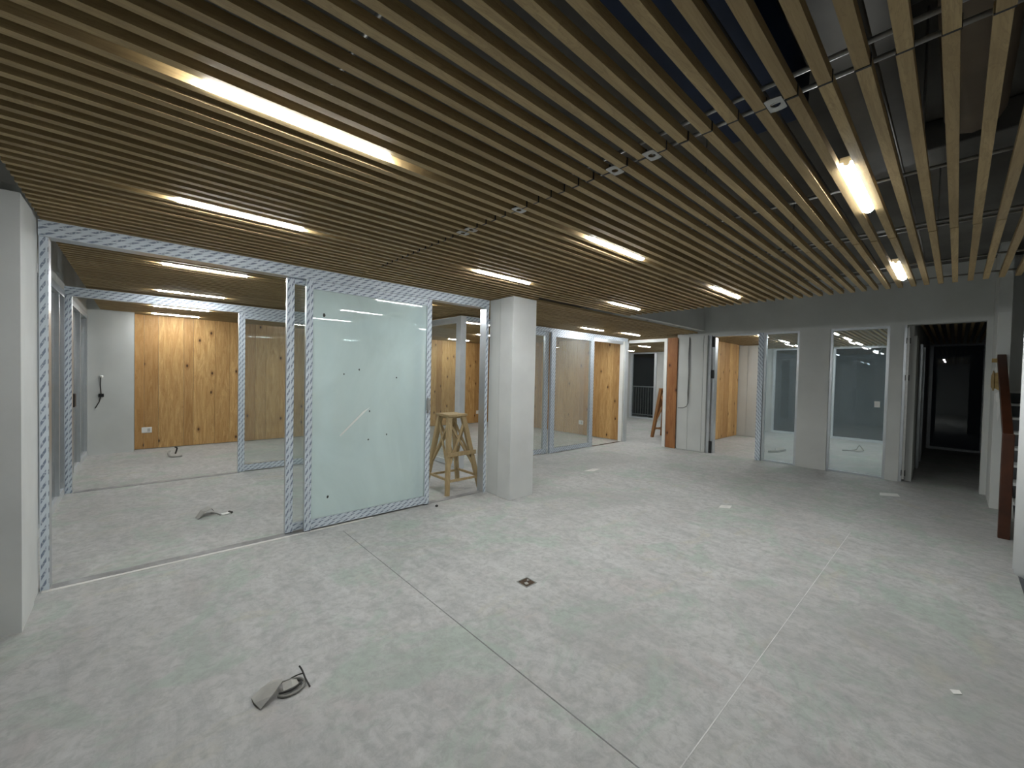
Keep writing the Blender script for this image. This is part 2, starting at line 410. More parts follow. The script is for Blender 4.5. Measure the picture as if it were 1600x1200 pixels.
for i, (x0, x1, y) in enumerate(items):
    dz = random.uniform(-.0015, .0015); dy = random.uniform(-.002, .002)
    if i < 290:
        o = bpy.data.objects.new('slat', slat_mesh(x0, x1)); C.objects.link(o); o.parent = ce; o.location = (x0, y+dy, ZC+dz)
    else: rest.box(x0, x1, y+dy, y+dy+SW, ZC+dz, ZC+dz+SH)
ro = rest.build('slats_far', 'slat_pine', ce); ro['kind'] = 'stuff'
for x in (-.35, .52, 1.655, 1.765, 2.84, 3.79, 3.89, 5.02, 5.80):
    B().tube([(x, -1.55, ZC+SH+.012), (x, 3.70, ZC+SH+.012)], .0085, 8).build('cross_rail', 'galvanised', ce)
for x in (-.35, .52, 1.655, 2.84, 3.79, 5.02, 6.9, 8.2):
    B().tube([(x, 3.86, ZC+SH+.012), (x, 10.5, ZC+SH+.012)], .0085, 6).build('cross_rail', 'galvanised', ce)
for x in (.52, 2.84, 5.02):
    for y in (.15, 1.2, 2.3, 3.3): B().tube([(x+.012, y, ZC+SH+.01), (x+.012, y, ZS)], .005, 6).build('hanger_rod', 'galvanised', ce)
def plate(y):        # small grey plate with a round hole, set between two slats at the joint
    b = B(); x0, x1 = 1.655, 1.745; y0, y1 = y+SW+.003, y+PITCH-.003; cx, cy = (x0+x1)/2, (y0+y1)/2; r = .0165; k = 16
    for z, fl_ in ((ZC-.001, 1), (ZC+.002, 0)):
        outer, inner = [], []
        for j in range(k):
            an = 2*math.pi*(j+.5)/k; c_, s_ = math.cos(an), math.sin(an)
            inner.append((cx+r*c_, cy+r*s_, z)); t = min((x1-x0)/2/max(abs(c_), 1e-6), (y1-y0)/2/max(abs(s_), 1e-6))
            outer.append((cx+t*c_, cy+t*s_, z))
        for j in range(k): b.quad([outer[j], outer[(j+1) % k], inner[(j+1) % k], inner[j]], [(0, 0)]*4)
    b.build('bracket_plate', 'galvanised', ce)
for k in (4, 9, 11, 18, 23, 24): plate(Y0+k*PITCH)
# thin black strips standing in for the dark gaps at the butt joints
for y in [r for r in rows if -.6 < r < 3.7]:
    b = bx(1.6945, 1.7035, y-.0015, y+SW+.0015, ZC-.0012, ZC+.001); b.box(1.6945, 1.7035, y-.0025, y-.0005, ZC-.0012, ZC+SH)
    b.build('joint_gap_strip', 'black_metal', ce)

# services above the slats, right-hand side
def pipe(name, pts, r, mat, label, cat='pipe', n=14): return tag(B().tube(pts, r, n).build(name, mat, None), label, cat)
pipe('ventilation_duct', [(.2, -.02, 2.98), (3.0, -.02, 2.98), (3.12, -.02, 3.0), (3.22, -.02, 3.06), (3.27, -.02, 3.15), (3.28, -.02, ZS)], .11, 'duct_brown', 'brownish round duct above the slats, nearest the upright slat', 'duct')
pipe('ventilation_duct', [(.2, -.46, 2.92), (4.9, -.46, 2.92), (5.05, -.46, 2.95), (5.15, -.46, 3.02), (5.2, -.46, 3.12), (5.21, -.46, ZS)], .13, 'duct_brown', 'wide brownish duct above the slats at the right edge', 'duct')
for x, z, lab in ((2.28, 3.215, 'dark cross duct above the slats before the right tube light'), (4.25, 3.24, 'dark cross duct above the slats between the two right tube lights')):
    tag(bx(x-.16, x+.16, -1.5, .62, z, z+.2).build('cross_duct', 'duct_grey', None, .01), lab, 'duct')
for y, z, lab in ((.62, 2.86, 'thin grey conduit running above the slats by the nearest bracket plate'), (.25, 2.80, 'thin grey conduit above the slats over the right tube light')):
    pipe('conduit', [(.3, y, z), (5.8, y, z)], .016, 'duct_grey', lab, 'conduit', 8)
tag(bx(.4, 2.55, .56, .98, 2.97, 3.2).build('insulated_duct', 'duct_navy', None, .01), 'dark navy insulated duct above the slats by the nearest bracket plate', 'duct')
tag(bx(1.75, 3.6, .18, .46, 2.98, 3.12).build('flat_duct', 'duct_grey', None, .01), 'flat grey duct above the slats behind the right tube light', 'duct')
tag(bx(.30, .40, 1.005, 1.10, 2.66, 2.74).build('junction_box', 'black_metal', None, .004), 'small black box above the slats near the largest tube light', 'junction box')

# ------------------------------------------------------------------ tube lights
def light(x0, x1, row, label, group='lit tube lights between the ceiling slats', y=None):
    yc = Y0-(PITCH-SW)/2+row*PITCH if y is None else y
    t = thing('tube_light', ((x0+x1)/2, yc, ZC), label, 'ceiling light', group)
    ho = bx(x0-.003, x1+.003, yc-.026, yc+.026, ZC+.024, ZC+.05).build('housing', 'plastic_white', t)
    pr = [(yc-.025, ZC+.024)]+[(yc+.025*math.cos(math.pi+math.pi*j/10), ZC+.014+.025*math.sin(math.pi+math.pi*j/10)) for j in range(11)]+[(yc+.025, ZC+.024)]
    B().prism(pr, x0, x1, 0).build('diffuser', 'lamp_glow', t)
    for xa in (x0, x1): B().prism([(yc+(a-yc)*.5, ZC+.024+(z-ZC-.024)*.5) for a, z in pr], xa-.004 if xa == x0 else xa, xa if xa == x0 else xa+.004, 0).build('end_cap', 'plastic_white', ho)
def rowof(y): return round((y-Y0+(PITCH-SW)/2)/PITCH)
LT = [(.17, .86, 1.81, 'largest lit tube light, upper left of the picture'),
 (.17, .86, 3.17, 'second largest lit tube light, just in front of the film-wrapped header'),
 (2.43, 3.13, 3.17, 'lit tube light nearest the square grey column top'),
 (2.43, 3.13, 1.81, 'lit tube light in the middle of the ceiling, right of the slat joint'),
 (4.68, 5.38, 1.81, 'lit tube light near the ends of the slats, above the far doorway'),
 (4.72, 5.40, 3.17, 'lit tube light right of the square column, before the beam'),
 (2.43, 3.13, .378, 'lit tube light at the right, nearest the upright slats'),
 (4.70, 5.40, .378, 'small lit tube light at the far right slat ends'),
 (.17, .86, 5.22, 'first lit tube light beyond the film-wrapped header'),
 (.18, .89, 7.02, 'second lit tube light beyond the film-wrapped header'),
 (.18, .90, 8.85, 'third lit tube light beyond the film-wrapped header, behind the second header'),
 (.18, .88, 10.15, 'lit tube light nearest the pine clad back wall'),
 (2.43, 3.13, 5.25, 'lit tube light hidden behind the sliding door, front row'),
 (2.43, 3.13, 8.85, 'lit tube light over the back room behind the sliding door'),
 (4.55, 5.25, 6.45, 'lit tube light in the middle room beyond the corner post'),
 (7.4, 8.1, 6.6, 'added unseen tube light in the middle room near its pine boarded side wall'),  # added to brighten the pine boards, no lamp seen here
 (6.6, 7.3, 9.9, 'lit tube light at the pine boards of the middle room'),
 (6.3, 7.0, 8.2, 'lit tube light deep in the middle room'),
 (6.72, 7.40, 5.2, 'lit tube light over the second glass partition, beyond the column'),
 (8.08, 8.72, 5.13, 'lit tube light over the open doorway with the ladder'),
 (9.9, 10.6, 5.3, 'added extra tube light just inside the white framed opening'),  # extra lamp without a visible source, lifts the floor past the opening
 (10.0, 10.7, 7.6, 'added unseen tube light in the far room left of the ladder'),  # added only to light the ladder room, no lamp known here
 (11.6, 12.2, 6.7, 'lit tube light in the far room with the ladder, nearer one'),
 (13.2, 13.8, 6.65, 'lit tube light in the far room with the ladder, farther one'),
 (13.2, 13.8, 8.25, 'lit tube light by the balcony window'),
 (10.3, 10.9, 1.77, 'lit tube light in the lit far room, nearest behind the wider window'),
 (11.85, 12.45, 1.77, 'lit tube light in the lit far room, middle one behind the wider window'),
 (13.5, 14.1, 1.77, 'lit tube light in the lit far room, farthest behind the wider window'),
 (10.1, 10.7, 3.0, 'lit tube light in the lit far room, nearest behind the narrow window'),
 (11.85, 12.45, 3.0, 'lit tube light in the lit far room, middle one behind the narrow window'),
 (13.7, 14.3, 3.1, 'lit tube light in the lit far room, farthest behind the narrow window')]
for x0, x1, y, lab in LT: light(x0, x1, rowof(y), lab)

# ------------------------------------------------------------------ column and film-wrapped front partition
co = thing('square_column', (3.69, 4.0, 0), 'square grey plastered column in the middle of the room', 'column')
bx(3.48, 3.90, 3.80, 4.045, 0, 2.597).build('shaft', 'wall_plaster_pale', co, .006)
bx(3.53, 3.85, 4.04, 4.07, 0, 2.595).build('seam', 'joint_dark', co)
bx(3.500, 3.880, 4.066, 4.285, 0, 2.597).build('rear_strip', 'wall_board', co, .004)

FR = ['aluminium', 'film_print']
pf = thing('partition_frame', (1.5, 4.35, 0), 'long film-wrapped aluminium frame of the front partition beside the column', 'door frame')
bx(-.51, 3.49, 4.29, 4.42, 2.488, 2.597, film={'-y': 1}).build('header', FR, pf)
bx(-.51, -.465, 4.315, 4.43, 0, 2.488, film={'-y': 1}).build('jamb', FR, pf)
bx(3.44, 3.485, 4.29, 4.42, 0, 2.488, film={'-y': 1}).build('jamb', FR, pf)

def sash(root, x0, x1, y0, y1, z0, z1, st, top, bot, gl, rightfilm=True):
    f = {'-y': 1}
    s1 = bx(x0, x0+st, y0, y1, z0+.012, z1, film=f).build('stile', FR, root)
    s2 = bx(x1-st, x1, y0, y1, z0+.012, z1, film=f if rightfilm else None).build('stile', FR, root)
    bx(x0+st, x1-st, y0+.002, y1-.002, z1-top, z1, film=f).build('top_rail', FR, root)
    bx(x0+st, x1-st, y0+.002, y1-.002, z0+.02, z0+bot, film=f).build('bottom_rail', FR, root)
    for xa, so in ((x0, s1), (x1-st, s2)): bx(xa+.004, xa+st-.004, y0+.004, y1-.004, z0+.002, z0+.012).build('rubber_foot', 'black_rubber', so)
    ym = (y0+y1)/2
    return bx(x0+st-.005, x1-st+.005, ym-.004, ym+.004, z0+bot-.005, z1-top+.005).build('pane', gl, root)
da = thing('sliding_glass_door', (1.78, 4.37, 0), 'rear sliding glass door leaf, its left stile showing beside the front leaf', 'sliding door', 'sliding glass doors of the front partition')
sash(da, 1.05, 2.50, 4.362, 4.405, 0, 2.487, .066, .05, .10, 'glass_clear')
db = thing('sliding_glass_door', (1.91, 4.31, 0), 'front sliding glass door leaf with milky pane and film-wrapped frame', 'sliding door', 'sliding glass doors of the front partition')
pn = sash(db, 1.205, 2.61, 4.300, 4.345, 0, 2.487, .062, .085, .112, 'glass_milky')
yg = 4.3175      # marks on the front of the milky pane
B().prism([(1.54, .93), (1.555, .922), (1.80, 1.155), (1.87, 1.22), (1.79, 1.172)], yg, yg+.001, 1).build('scratch', 'paper_white', pn)
for x, z, rr in ((1.375, 2.16, .016), (1.74, 1.62, .010), (1.86, 1.17, .011), (1.85, .86, .010), (2.17, 1.54, .009), (1.43, .31, .014), (1.58, 1.57, .008), (2.06, .90, .009)):
    B().prism([(x+rr*math.cos(k*1.047)*random.uniform(.6, 1), z+1.5*rr*math.sin(k*1.047)*random.uniform(.6, 1)) for k in range(6)], yg, yg+.001, 1).build('glue_speck', 'cable_dark', pn)
h = bx(2.562, 2.585, 4.282, 4.300, 1.12, 1.30); h.box(2.55, 2.60, 4.29, 4.300, 1.15, 1.27); h.build('handle', 'galvanised', db)

# second partition, parallel, further back
p2 = thing('inner_partition', (1.6, 7.5, 0), 'second film-wrapped glass partition, parallel behind the front one', 'glass partition')
bx(-.675, 3.95, 7.46, 7.56, 2.462, 2.575, film={'-y': 1}).build('header', FR, p2)
bx(-.675, -.612, 7.44, 7.56, 0, 2.462, film={'-y': 1}).build('jamb', FR, p2)
def fixed_panel(root, x0, x1, y0, y1, z1, st, gl, mats=FR, film=True, top=.085, bot=.11):
    f = {'-y': 1} if film else None
    fr = bx(x0, x0+st, y0, y1, .004, z1, film=f); fr.build('stile', mats, root)
    bx(x1-st, x1, y0, y1, .004, z1, film=f).build('stile', mats, root)
    bx(x0+st, x1-st, y0+.002, y1-.002, z1-top, z1, film=f).build('top_rail', mats, root)
    bx(x0+st, x1-st, y0+.002, y1-.002, .012, bot, film=f).build('bottom_rail', mats, root)
    ym = (y0+y1)/2
    bx(x0+st-.004, x1-st+.004, ym-.004, ym+.004, bot-.004, z1-top+.004).build('pane', gl, root)
fixed_panel(p2, 1.135, 2.45, 7.47, 7.53, 2.462, .085, 'glass_clear')
fixed_panel(p2, 2.46, 3.94, 7.47, 7.53, 2.462, .085, 'glass_clear')

# glass wall running back from the corner post
AW = ['aluminium_white', 'film_print']
p3 = thing('corner_partition', (4.0, 5.65, 0), 'pale corner post and glass wall running back behind the wooden stool', 'glass partition')
bx(3.955, 4.065, 5.60, 5.72, 0, 2.57).build('corner_post', 'aluminium_white', p3)
bx(3.97, 4.05, 5.72, 10.58, 2.47, 2.57).build('header', 'aluminium_white', p3)
for y0, y1 in ((5.72, 7.44), (7.56, 9.0), (9.0, 10.58)):
    bx(3.985, 4.035, y0, y0+.06, 0, 2.47).build('stile', 'aluminium_white', p3); bx(3.985, 4.035, y1-.06, y1, 0, 2.47).build('stile', 'aluminium_white', p3)
    bx(3.99, 4.03, y0+.06, y1-.06, .01, .09).build('bottom_rail', 'aluminium_white', p3)
    bx(4.006, 4.014, y0+.055, y1-.055, .085, 2.475).build('pane', 'glass_clear', p3)

# third partition, right of the column
p4 = thing('middle_partition', (6.5, 5.65, 0), 'film-wrapped glass partition right of the column with an open doorway', 'glass partition')
bx(4.065, 9.06, 5.60, 5.72, 2.492, 2.572, film={'-y': 1}).build('header', FR, p4)
bx(7.66, 8.86, 5.62, 5.70, 2.42, 2.492).build('door_head', 'aluminium', p4)
fixed_panel(p4, 5.02, 6.20, 5.66, 5.71, 2.492, .12, 'glass_hazy')
fixed_panel(p4, 6.215, 7.66, 5.60, 5.65, 2.492, .13, 'glass_hazy')
bx(8.93, 9.06, 5.58, 5.72, 0, 2.492).build('end_post', 'aluminium_white', p4)
bx(8.86, 8.925, 5.60, 5.70, 0, 2.492).build('jamb', 'plastic_white', p4)

# left side glazing
def side_glazing(name, y0, y1, label, muls, door=None):
    t = thing(name, (-.705, (y0+y1)/2, 0), label, 'window', None, 'structure')
    bx(-.745, -.675, y0, y1, .0, .085).build('bottom_rail', 'aluminium_white', t)
    bx(-.745, -.665, y0, y1, 2.42, 2.50).build('top_rail', 'aluminium', t)
    ed = [y0]+muls+[y1]
    for i, y in enumerate(ed):
        a = y if i == 0 else y-.05; a = y1-.05 if i == len(ed)-1 else a
        bx(-.74, -.67, a, a+.05, .085, 2.42).build('mullion', 'aluminium', t)
    for p, q in zip(ed[:-1], ed[1:]): bx(-.713, -.705, p+.045, q-.045, .08, 2.425).build('pane', 'glass_side', t)
    return t
side_glazing('window_1', 4.44, 7.42, 'grey side glazing at the left between the two film-wrapped headers', [5.9, 7.0])
w2 = side_glazing('window_2', 7.58, 10.41, 'grey side glazing at the left beyond the second header, with a door lock', [8.4, 9.3])
bx(-.67, -.655, 7.98, 8.06, 0.09, 2.42).build('lock_stile', 'black_metal', w2)
hz = bx(-.668, -.625, 7.92, 8.08, 1.04, 1.22); hz.build('handle', 'black_metal', w2, .01)

# ------------------------------------------------------------------ far wall: windows and doorways
def far_window(name, y0, y1, label, gl='glass_dusty', x=9.17, z0=.03, z1=2.535, fw=.035, mat='aluminium', dep=.07, sticker=False):
    t = thing(name, (x, (y0+y1)/2, 0), label, 'window', None, 'structure')
    bx(x, x+dep, y0, y0+fw, .0, 2.55 if z1 < 2.56 else z1).build('frame_side', mat, t); bx(x, x+dep, y1-fw, y1, .0, 2.55 if z1 < 2.56 else z1).build('frame_side', mat, t)
    bx(x, x+dep, y0+fw, y1-fw, .0, z0).build('sill', mat, t); bx(x, x+dep, y0+fw, y1-fw, z1-.02, z1+.015).build('frame_head', mat, t)
    bx(x+dep/2-.004, x+dep/2+.004, y0+fw-.004, y1-fw+.004, z0-.004, z1-.016).build('pane', gl, t)
    return t
far_window('window_3', 2.018, 2.60, 'narrow window in the far wall beside the first doorway')
w4 = far_window('window_4', .768, 1.552, 'wider window in the far wall next to the dark doorway')
bx(9.185, 9.197, .86, .93, 1.19, 1.29).build('sticker', 'paper_white', w4)
d1 = thing('door_1', (9.15, 3.1, 0), 'doorway in the far wall with pine boards seen through it', 'doorway', None, 'structure')
bx(9.12, 9.30, 3.60, 3.655, 0, 2.55).build('jamb', 'aluminium_white', d1)
bx(9.16, 9.30, 3.53, 3.575, 0, 2.50).build('channel', 'aluminium', d1)
for z0, z1, yb in ((2.30, 2.52, 3.54), (1.62, 1.80, 3.545), (.0, .26, 3.55)): bx(9.13, 9.17, yb, yb+.05, z0, z1).build('black_bracket', 'black_rubber', d1)
bx(9.14, 9.24, 2.605, 2.70, 0, 2.55, film={'-x': 1}).build('wrapped_post', FR, d1)
bx(9.16, 9.28, 2.70, 3.60, 2.52, 2.55).build('head', 'aluminium', d1)
d2 = thing('door_2', (9.2, .12, 0), 'dark open doorway at the right of the far wall', 'doorway', None, 'structure')
bx(9.17, 9.30, .565, .60, 0, 2.55).build('channel', 'aluminium', d2); bx(9.14, 9.20, .53, .56, .05, 2.50).build('guide_rail', 'galvanised', d2)
for z in (.1, 1.65, 2.25): bx(9.15, 9.20, .52, .57, z, z+.09).build('black_bracket', 'black_rubber', d2)
bx(9.32, 9.75, .455, .49, 0, 2.38).build('side_panel', 'wall_board', d2)
for x in (10.9, 11.1, 11.9): bx(x, x+.05, .45, .485, 0, 2.35).build('side_rail', 'aluminium', d2)
bx(9.13, 9.30, -.335, -.275, 0, 2.55).build('jamb', 'wall_board', d2)

# white framed opening towards the room with the ladder
of_ = thing('door_3', (9.07, 5.05, 0), 'white framed opening into the far room with the ladder', 'doorway', None, 'structure')
bx(9.05, 9.16, 4.56, 4.635, 0, 2.53).build('jamb', 'plastic_white', of_); bx(9.065, 9.15, 4.635, 5.58, 2.46, 2.53).build('head', 'plastic_white', of_)
tb = thing('timber_board', (9.06, 4.43, 0), 'tall reddish timber board standing upright beside the white door frame', 'board')
bx(9.045, 9.075, 4.315, 4.545, .002, 2.53).build('board', 'pine_red', tb)
hc = [(9.058, 4.05, 2.53), (9.055, 4.06, 2.1), (9.05, 4.045, 1.7), (9.055, 4.055, 1.3), (9.045, 4.04, 1.06), (9.04, 4.07, .98), (9.04, 4.15, .945), (9.045, 4.26, .94)]
hangc = thing('hanging_cable', (9.05, 4.05, .94), 'grey cable hanging down the seam of the far wall panels', 'cable')
B().tube(hc, .007, 6).build('cable', 'cable_dark', hangc); B().tube([(9.058, 4.035, 2.5), (9.055, 4.03, 1.8), (9.05, 4.04, 1.05)], .006, 6).build('cable', 'cable_grey', hangc)

# facade windows
for i, ((y0, y1), lab) in enumerate(zip(WIN, ('tall black window at the end of the unlit room', 'dark outer window seen through the wider far window', 'dark outer window seen through the narrow far window', 'tall black balcony window behind the ladder'))):
    far_window('window_%d' % (5+i), y0, y1, lab, 'glass_night', XE-.03, .06 if i else .05, 2.565, .06 if i < 3 else .09, 'aluminium_white', .09)
ra = thing('balcony_railing', (XE+.5, 8.3, 0), 'black balcony railing outside the tall window', 'railing')
bx(XE+.48, XE+.52, 7.3, 9.4, 1.22, 1.27).build('top_rail', 'galvanised', ra); bx(XE+.48, XE+.52, 7.3, 9.4, .10, .13).build('bottom_rail', 'galvanised', ra)
for k in range(19): bx(XE+.49, XE+.508, 7.35+k*.11, 7.372+k*.11, .13, 1.22).build('bar', 'duct_grey', ra)
for y in (7.3, 8.35, 9.4): bx(XE+.48, XE+.52, y-.02, y+.02, -.01, 1.22).build('post', 'duct_grey', ra)
struct('floor_balcony', bx(XE+.2, XE+1.2, 6.5, 10.5, -.15, -.01), 'slab_dark', 'balcony floor outside the tall window', 'floor')

# ------------------------------------------------------------------ staircase with newel and handrail, round column
stc = thing('staircase', (6.7, -1.0, 0), 'staircase with pale treads and dark risers behind the brown handrail', 'staircase')
for i in range(9):
    x = 6.70+.28*i; z = .17*(i+1)
    bx(x-.02, x+.29 if i < 8 else 9.14, -1.64, -.455, z-.028, z).build('tread', 'tread_tile', stc)
    bx(x, x+.02, -1.64, -.455, z-.17, z-.028).build('riser', 'riser_dark', stc)
st_poly = [(6.76, 0.0), (8.19, 0.0), (8.19, .95), (8.1, .98), (6.76, .18)]
B().prism(st_poly, -.453, -.432, 1).build('stringer', 'wall_plaster', stc)
hr = thing('stair_handrail', (6.7, -.38, 0), 'dark red-brown wooden newel post with handrail rising towards the wall', 'handrail')
bx(6.66, 6.74, -.425, -.34, 0, 1.10).build('newel_post', 'handrail_brown', hr, .006)
B().bar((6.70, -.3825, 1.03), (8.20, -.3825, 1.97), .075, .085).build('rail', 'handrail_brown', hr, .006)
bx(8.16, 8.21, -.41, -.30, 1.90, 1.95).build('wall_bracket', 'foam_ochre', hr)
a_ = math.atan2(-.373, 5.56); r_ = .22; cx_, cy_ = 5.56+r_*math.sin(a_), -.373-r_*math.cos(a_)
rc = thing('round_column', (cx_, cy_, 0), 'white round column cut by the right edge of the picture', 'column')
B().tube([(cx_, cy_, 0), (cx_, cy_, .03), (cx_, cy_, .034), (cx_, cy_, 2.596)], [r_-.008, r_-.008, r_, r_], 48).build('shaft', 'white_paint', rc)
# foam patch and putty drip on the wall end
random.seed(3)
pp = [(8.203, 1.57), (8.203, 1.76), (8.5, 1.80), (8.7, 1.76), (8.9, 1.74), (8.96, 1.66), (8.86, 1.58), (8.6, 1.56), (8.4, 1.53)]
fo = thing('foam_patch', (8.203, -.335, 1.55), 'ochre foam patch on the wall end beside the handrail', 'stain')
B().prism(pp, -.3345, -.327, 1).build('foam_side', 'foam_ochre', fo)
B().prism([(-.328, 1.57), (-.328, 1.76), (-.38, 1.78), (-.415, 1.74), (-.425, 1.66), (-.405, 1.57), (-.37, 1.54)], 8.203, 8.2095, 0).build('foam_end', 'foam_ochre', fo)
pd = [(-.345, 1.50), (-.37, 1.52), (-.42, 1.50), (-.428, 1.40), (-.40, 1.38), (-.385, 1.22), (-.372, 1.14), (-.362, 1.24), (-.366, 1.38), (-.35, 1.40)]
tag(B().prism(pd, 8.202, 8.2105, 0).build('putty_smear', 'stain_putty'), 'white putty smear below the ochre foam patch', 'stain')

# ------------------------------------------------------------------ wooden step stool and ladder
def step_stool(name, c, base, top, H, mat, label, rot=0, slim=1.0):
    t = thing(name, (c[0], c[1], 0), label, 'stool'); t.rotation_euler.z = rot
    ct = (c[0]-.04, c[1])
    cor = [(-1, -1), (1, -1), (1, 1), (-1, 1)]
    def at(i, z):
        k = z/(H-.03); sx, sy = cor[i]
        return Vector((c[0]+(ct[0]-c[0])*k+sx*(base+(top-base)*k), c[1]+sy*(base+(top-base)*k), z))
    bx(ct[0]-top-.045, ct[0]+top+.045, ct[1]-top-.045, ct[1]+top+.045, H-.03, H).build('seat_board', mat, t, .003)
    for i in range(4): B().bar(at(i, 0), at(i, H-.03), .052*slim, .042*slim, (0, 1, 0), .068*slim, .05*slim).build('leg', mat, t)
    for i in range(4):
        j = (i+1) % 4
        B().bar(at(i, .30*H), at(j, .90*H), .032*slim, .016, (cor[i][0]+cor[j][0], cor[i][1]+cor[j][1], 0)).build('brace', mat, t)
        B().bar(at(j, .30*H), at(i, .90*H), .032*slim, .016, (cor[i][0]+cor[j][0], cor[i][1]+cor[j][1], 0)).build('brace', mat, t)
        z = (.17 if i % 2 == 0 else .19)*H
        B().bar(at(i, z), at(j, z), .020, .030*slim).build('stretcher', mat, t)
        B().bar(at(i, .965*H), at(j, .965*H), .02, .04).build('apron', mat, t)
    p, q = at(0, .50*H), at(1, .50*H); d = (q-p).normalized(); o = Vector((0, -.035, 0))
    B().bar(p-d*.03+o, q+d*.05+o, .022, .055).build('step', mat, t)
    return t
step_stool('step_stool', (3.24, 4.715), .268, .112, 1.05, 'stool_wood', 'weathered wooden step stool with splayed legs beside the column')
step_stool('step_ladder', (10.55, 5.27), .27, .11, 1.33, 'ladder_wood', 'orange-brown wooden step ladder in the far room', 0, 1.5)

# ------------------------------------------------------------------ outlets, wires, floor bits
def outlet(c, axis, label):
    t = thing('wall_outlet', c, label, 'outlet', 'white wall outlets on the pine boards')
    x, y, z = c
    if axis == 'y':
        bx(x-.075, x+.075, y-.012, y, z-.055, z+.055).build('plate', 'plastic_white', t, .004); bx(x+.01, x+.05, y-.016, y-.012, z-.03, z+.03).build('socket', 'socket_dark', t.children[0])
    else:
        bx(x-.012, x, y-.075, y+.075, z-.055, z+.055).build('plate', 'plastic_white', t, .004); bx(x-.016, x-.012, y-.05, y-.01, z-.03, z+.03).build('socket', 'socket_dark', t.children[0])
outlet((.12, YB-.01, .373), 'y', 'white outlet low on the pine boards beside the smooth grey wall')
outlet((8.235, YB-.01, .353), 'y', 'white outlet on the knotty boards seen beside the column jamb')
outlet((8.945, 6.92, .342), 'x', 'white outlet on the boards behind the middle glass partition')
ww = thing('wall_wire', (-.5, 10.40, .84), 'short wire hanging from a hook on the smooth grey wall', 'wire')
B().tube([(-.50, 10.42, 1.41), (-.50, 10.36, 1.415), (-.47, 10.35, 1.41)], .018, 8).build('hook', 'plastic_white', ww)
B().tube([(-.50, 10.40, 1.40), (-.505, 10.395, 1.25), (-.495, 10.4, 1.08), (-.52, 10.4, .95), (-.56, 10.4, .86), (-.57, 10.39, .84)], .009, 6).build('wire', 'cable_dark', ww)
bx(-.53, -.46, 10.385, 10.42, 1.04, 1.10).build('wire_box', 'black_metal', ww, .006)

# floor box hole
fb = thing('floor_box', (2.214, 2.196, 0), 'small square rusty floor box between the two floor joints', 'floor box')
b = B()
for a0, a1, c0, c1 in ((-.056, .056, -.056, -.048), (-.056, .056, .048, .056), (-.056, -.048, -.048, .048), (.048, .056, -.048, .048)): b.box(2.214+a0, 2.214+a1, 2.196+c0, 2.196+c1, -.004, .003)
b.build('rim', 'joint_dark', fb); bx(2.166, 2.262, 2.148, 2.244, -.01, .0015).build('cover', 'rust', fb)
b = B().prism([(2.18, 2.17), (2.205, 2.165), (2.215, 2.195), (2.19, 2.20)], .0015, .006); b.prism([(2.225, 2.205), (2.25, 2.20), (2.245, 2.225)], .0015, .007); b.build('rubble', 'card_grey', fb)

def sag(pts, n=8):
    """smooth polyline through points (Catmull-Rom)"""
    P = [Vector(p) for p in pts]; P = [P[0]]+P+[P[-1]]; out = []
    for i in range(1, len(P)-2):
        for k in range(n):
            t = k/n; a, b_, c_, d_ = P[i-1], P[i], P[i+1], P[i+2]
            out.append(.5*((2*b_)+(-a+c_)*t+(2*a-5*b_+4*c_-d_)*t*t+(-a+3*b_-3*c_+d_)*t*t*t))
    return out+[P[-2]]
def sheet(pts, th=.003):
    """thin folded card: pts is a list of rows of points"""
    b = B(); R = len(pts); K = len(pts[0])
    for off in (0, th):
        i0 = len(b.v); b.v += [(p[0], p[1], p[2]+off) for r in pts for p in r]
        for i in range(R-1):
            for j in range(K-1):
                b.f.append((i0+i*K+j, i0+i*K+j+1, i0+(i+1)*K+j+1, i0+(i+1)*K+j)); b.uv.append([(0, 0)]*4); b.mi.append(0); b.sm.append(False)
    n = R*K; rim = [j for j in range(K)]+[i*K+K-1 for i in range(1, R)]+[(R-1)*K+j for j in range(K-2, -1, -1)]+[i*K for i in range(R-2, 0, -1)]
    for a, c in zip(rim, rim[1:]+rim[:1]): b.f.append((a, c, n+c, n+a)); b.uv.append([(0, 0)]*4); b.mi.append(0); b.sm.append(False)
    return b
cb = thing('cable_stub', (.5, 2.22, 0), 'torn grey cardboard flap with loose cables, nearest on the bare floor', 'floor debris')
sheet([[(.405, 2.262, .004), (.408, 2.205, .012), (.424, 2.158, .004)], [(.45, 2.285, .016), (.455, 2.225, .028), (.475, 2.172, .034)],
       [(.495, 2.305, .016), (.50, 2.255, .040), (.526, 2.212, .052)], [(.515, 2.300, .012), (.523, 2.27, .034), (.534, 2.235, .050)]]).build('card_flap', 'card_grey', cb)
B().tube(sag([(.505, 2.19, .008), (.53, 2.165, .008), (.575, 2.158, .008), (.612, 2.175, .010), (.628, 2.205, .012), (.612, 2.24, .016), (.575, 2.262, .012), (.53, 2.275, .010)]), .006, 8).build('cable', 'cable_grey', cb)
B().tube(sag([(.51, 2.20, .01), (.55, 2.185, .014), (.60, 2.195, .016), (.615, 2.22, .012), (.585, 2.25, .01), (.54, 2.262, .01)]), .005, 8).build('cable', 'cable_dark', cb)
B().tube(sag([(.55, 2.27, .006), (.60, 2.262, .02), (.632, 2.24, .032)]), .0035, 6).build('cable', 'cable_dark', cb)
B().tube(sag([(.640, 2.155, .006), (.632, 2.20, .025), (.628, 2.245, .045), (.618, 2.265, .064)]), [.004]*24+[.0015], 6).build('cable_tip', 'cable_dark', cb)
sheet([[(.53, 2.20, .01), (.535, 2.25, .02)], [(.57, 2.19, .016), (.575, 2.245, .022)], [(.60, 2.20, .012), (.60, 2.235, .016)]]).build('torn_wrap', 'card_grey', cb)
cb = thing('cable_stub', (.54, 5.48, 0), 'small grey cardboard stub behind the open front partition', 'floor debris')
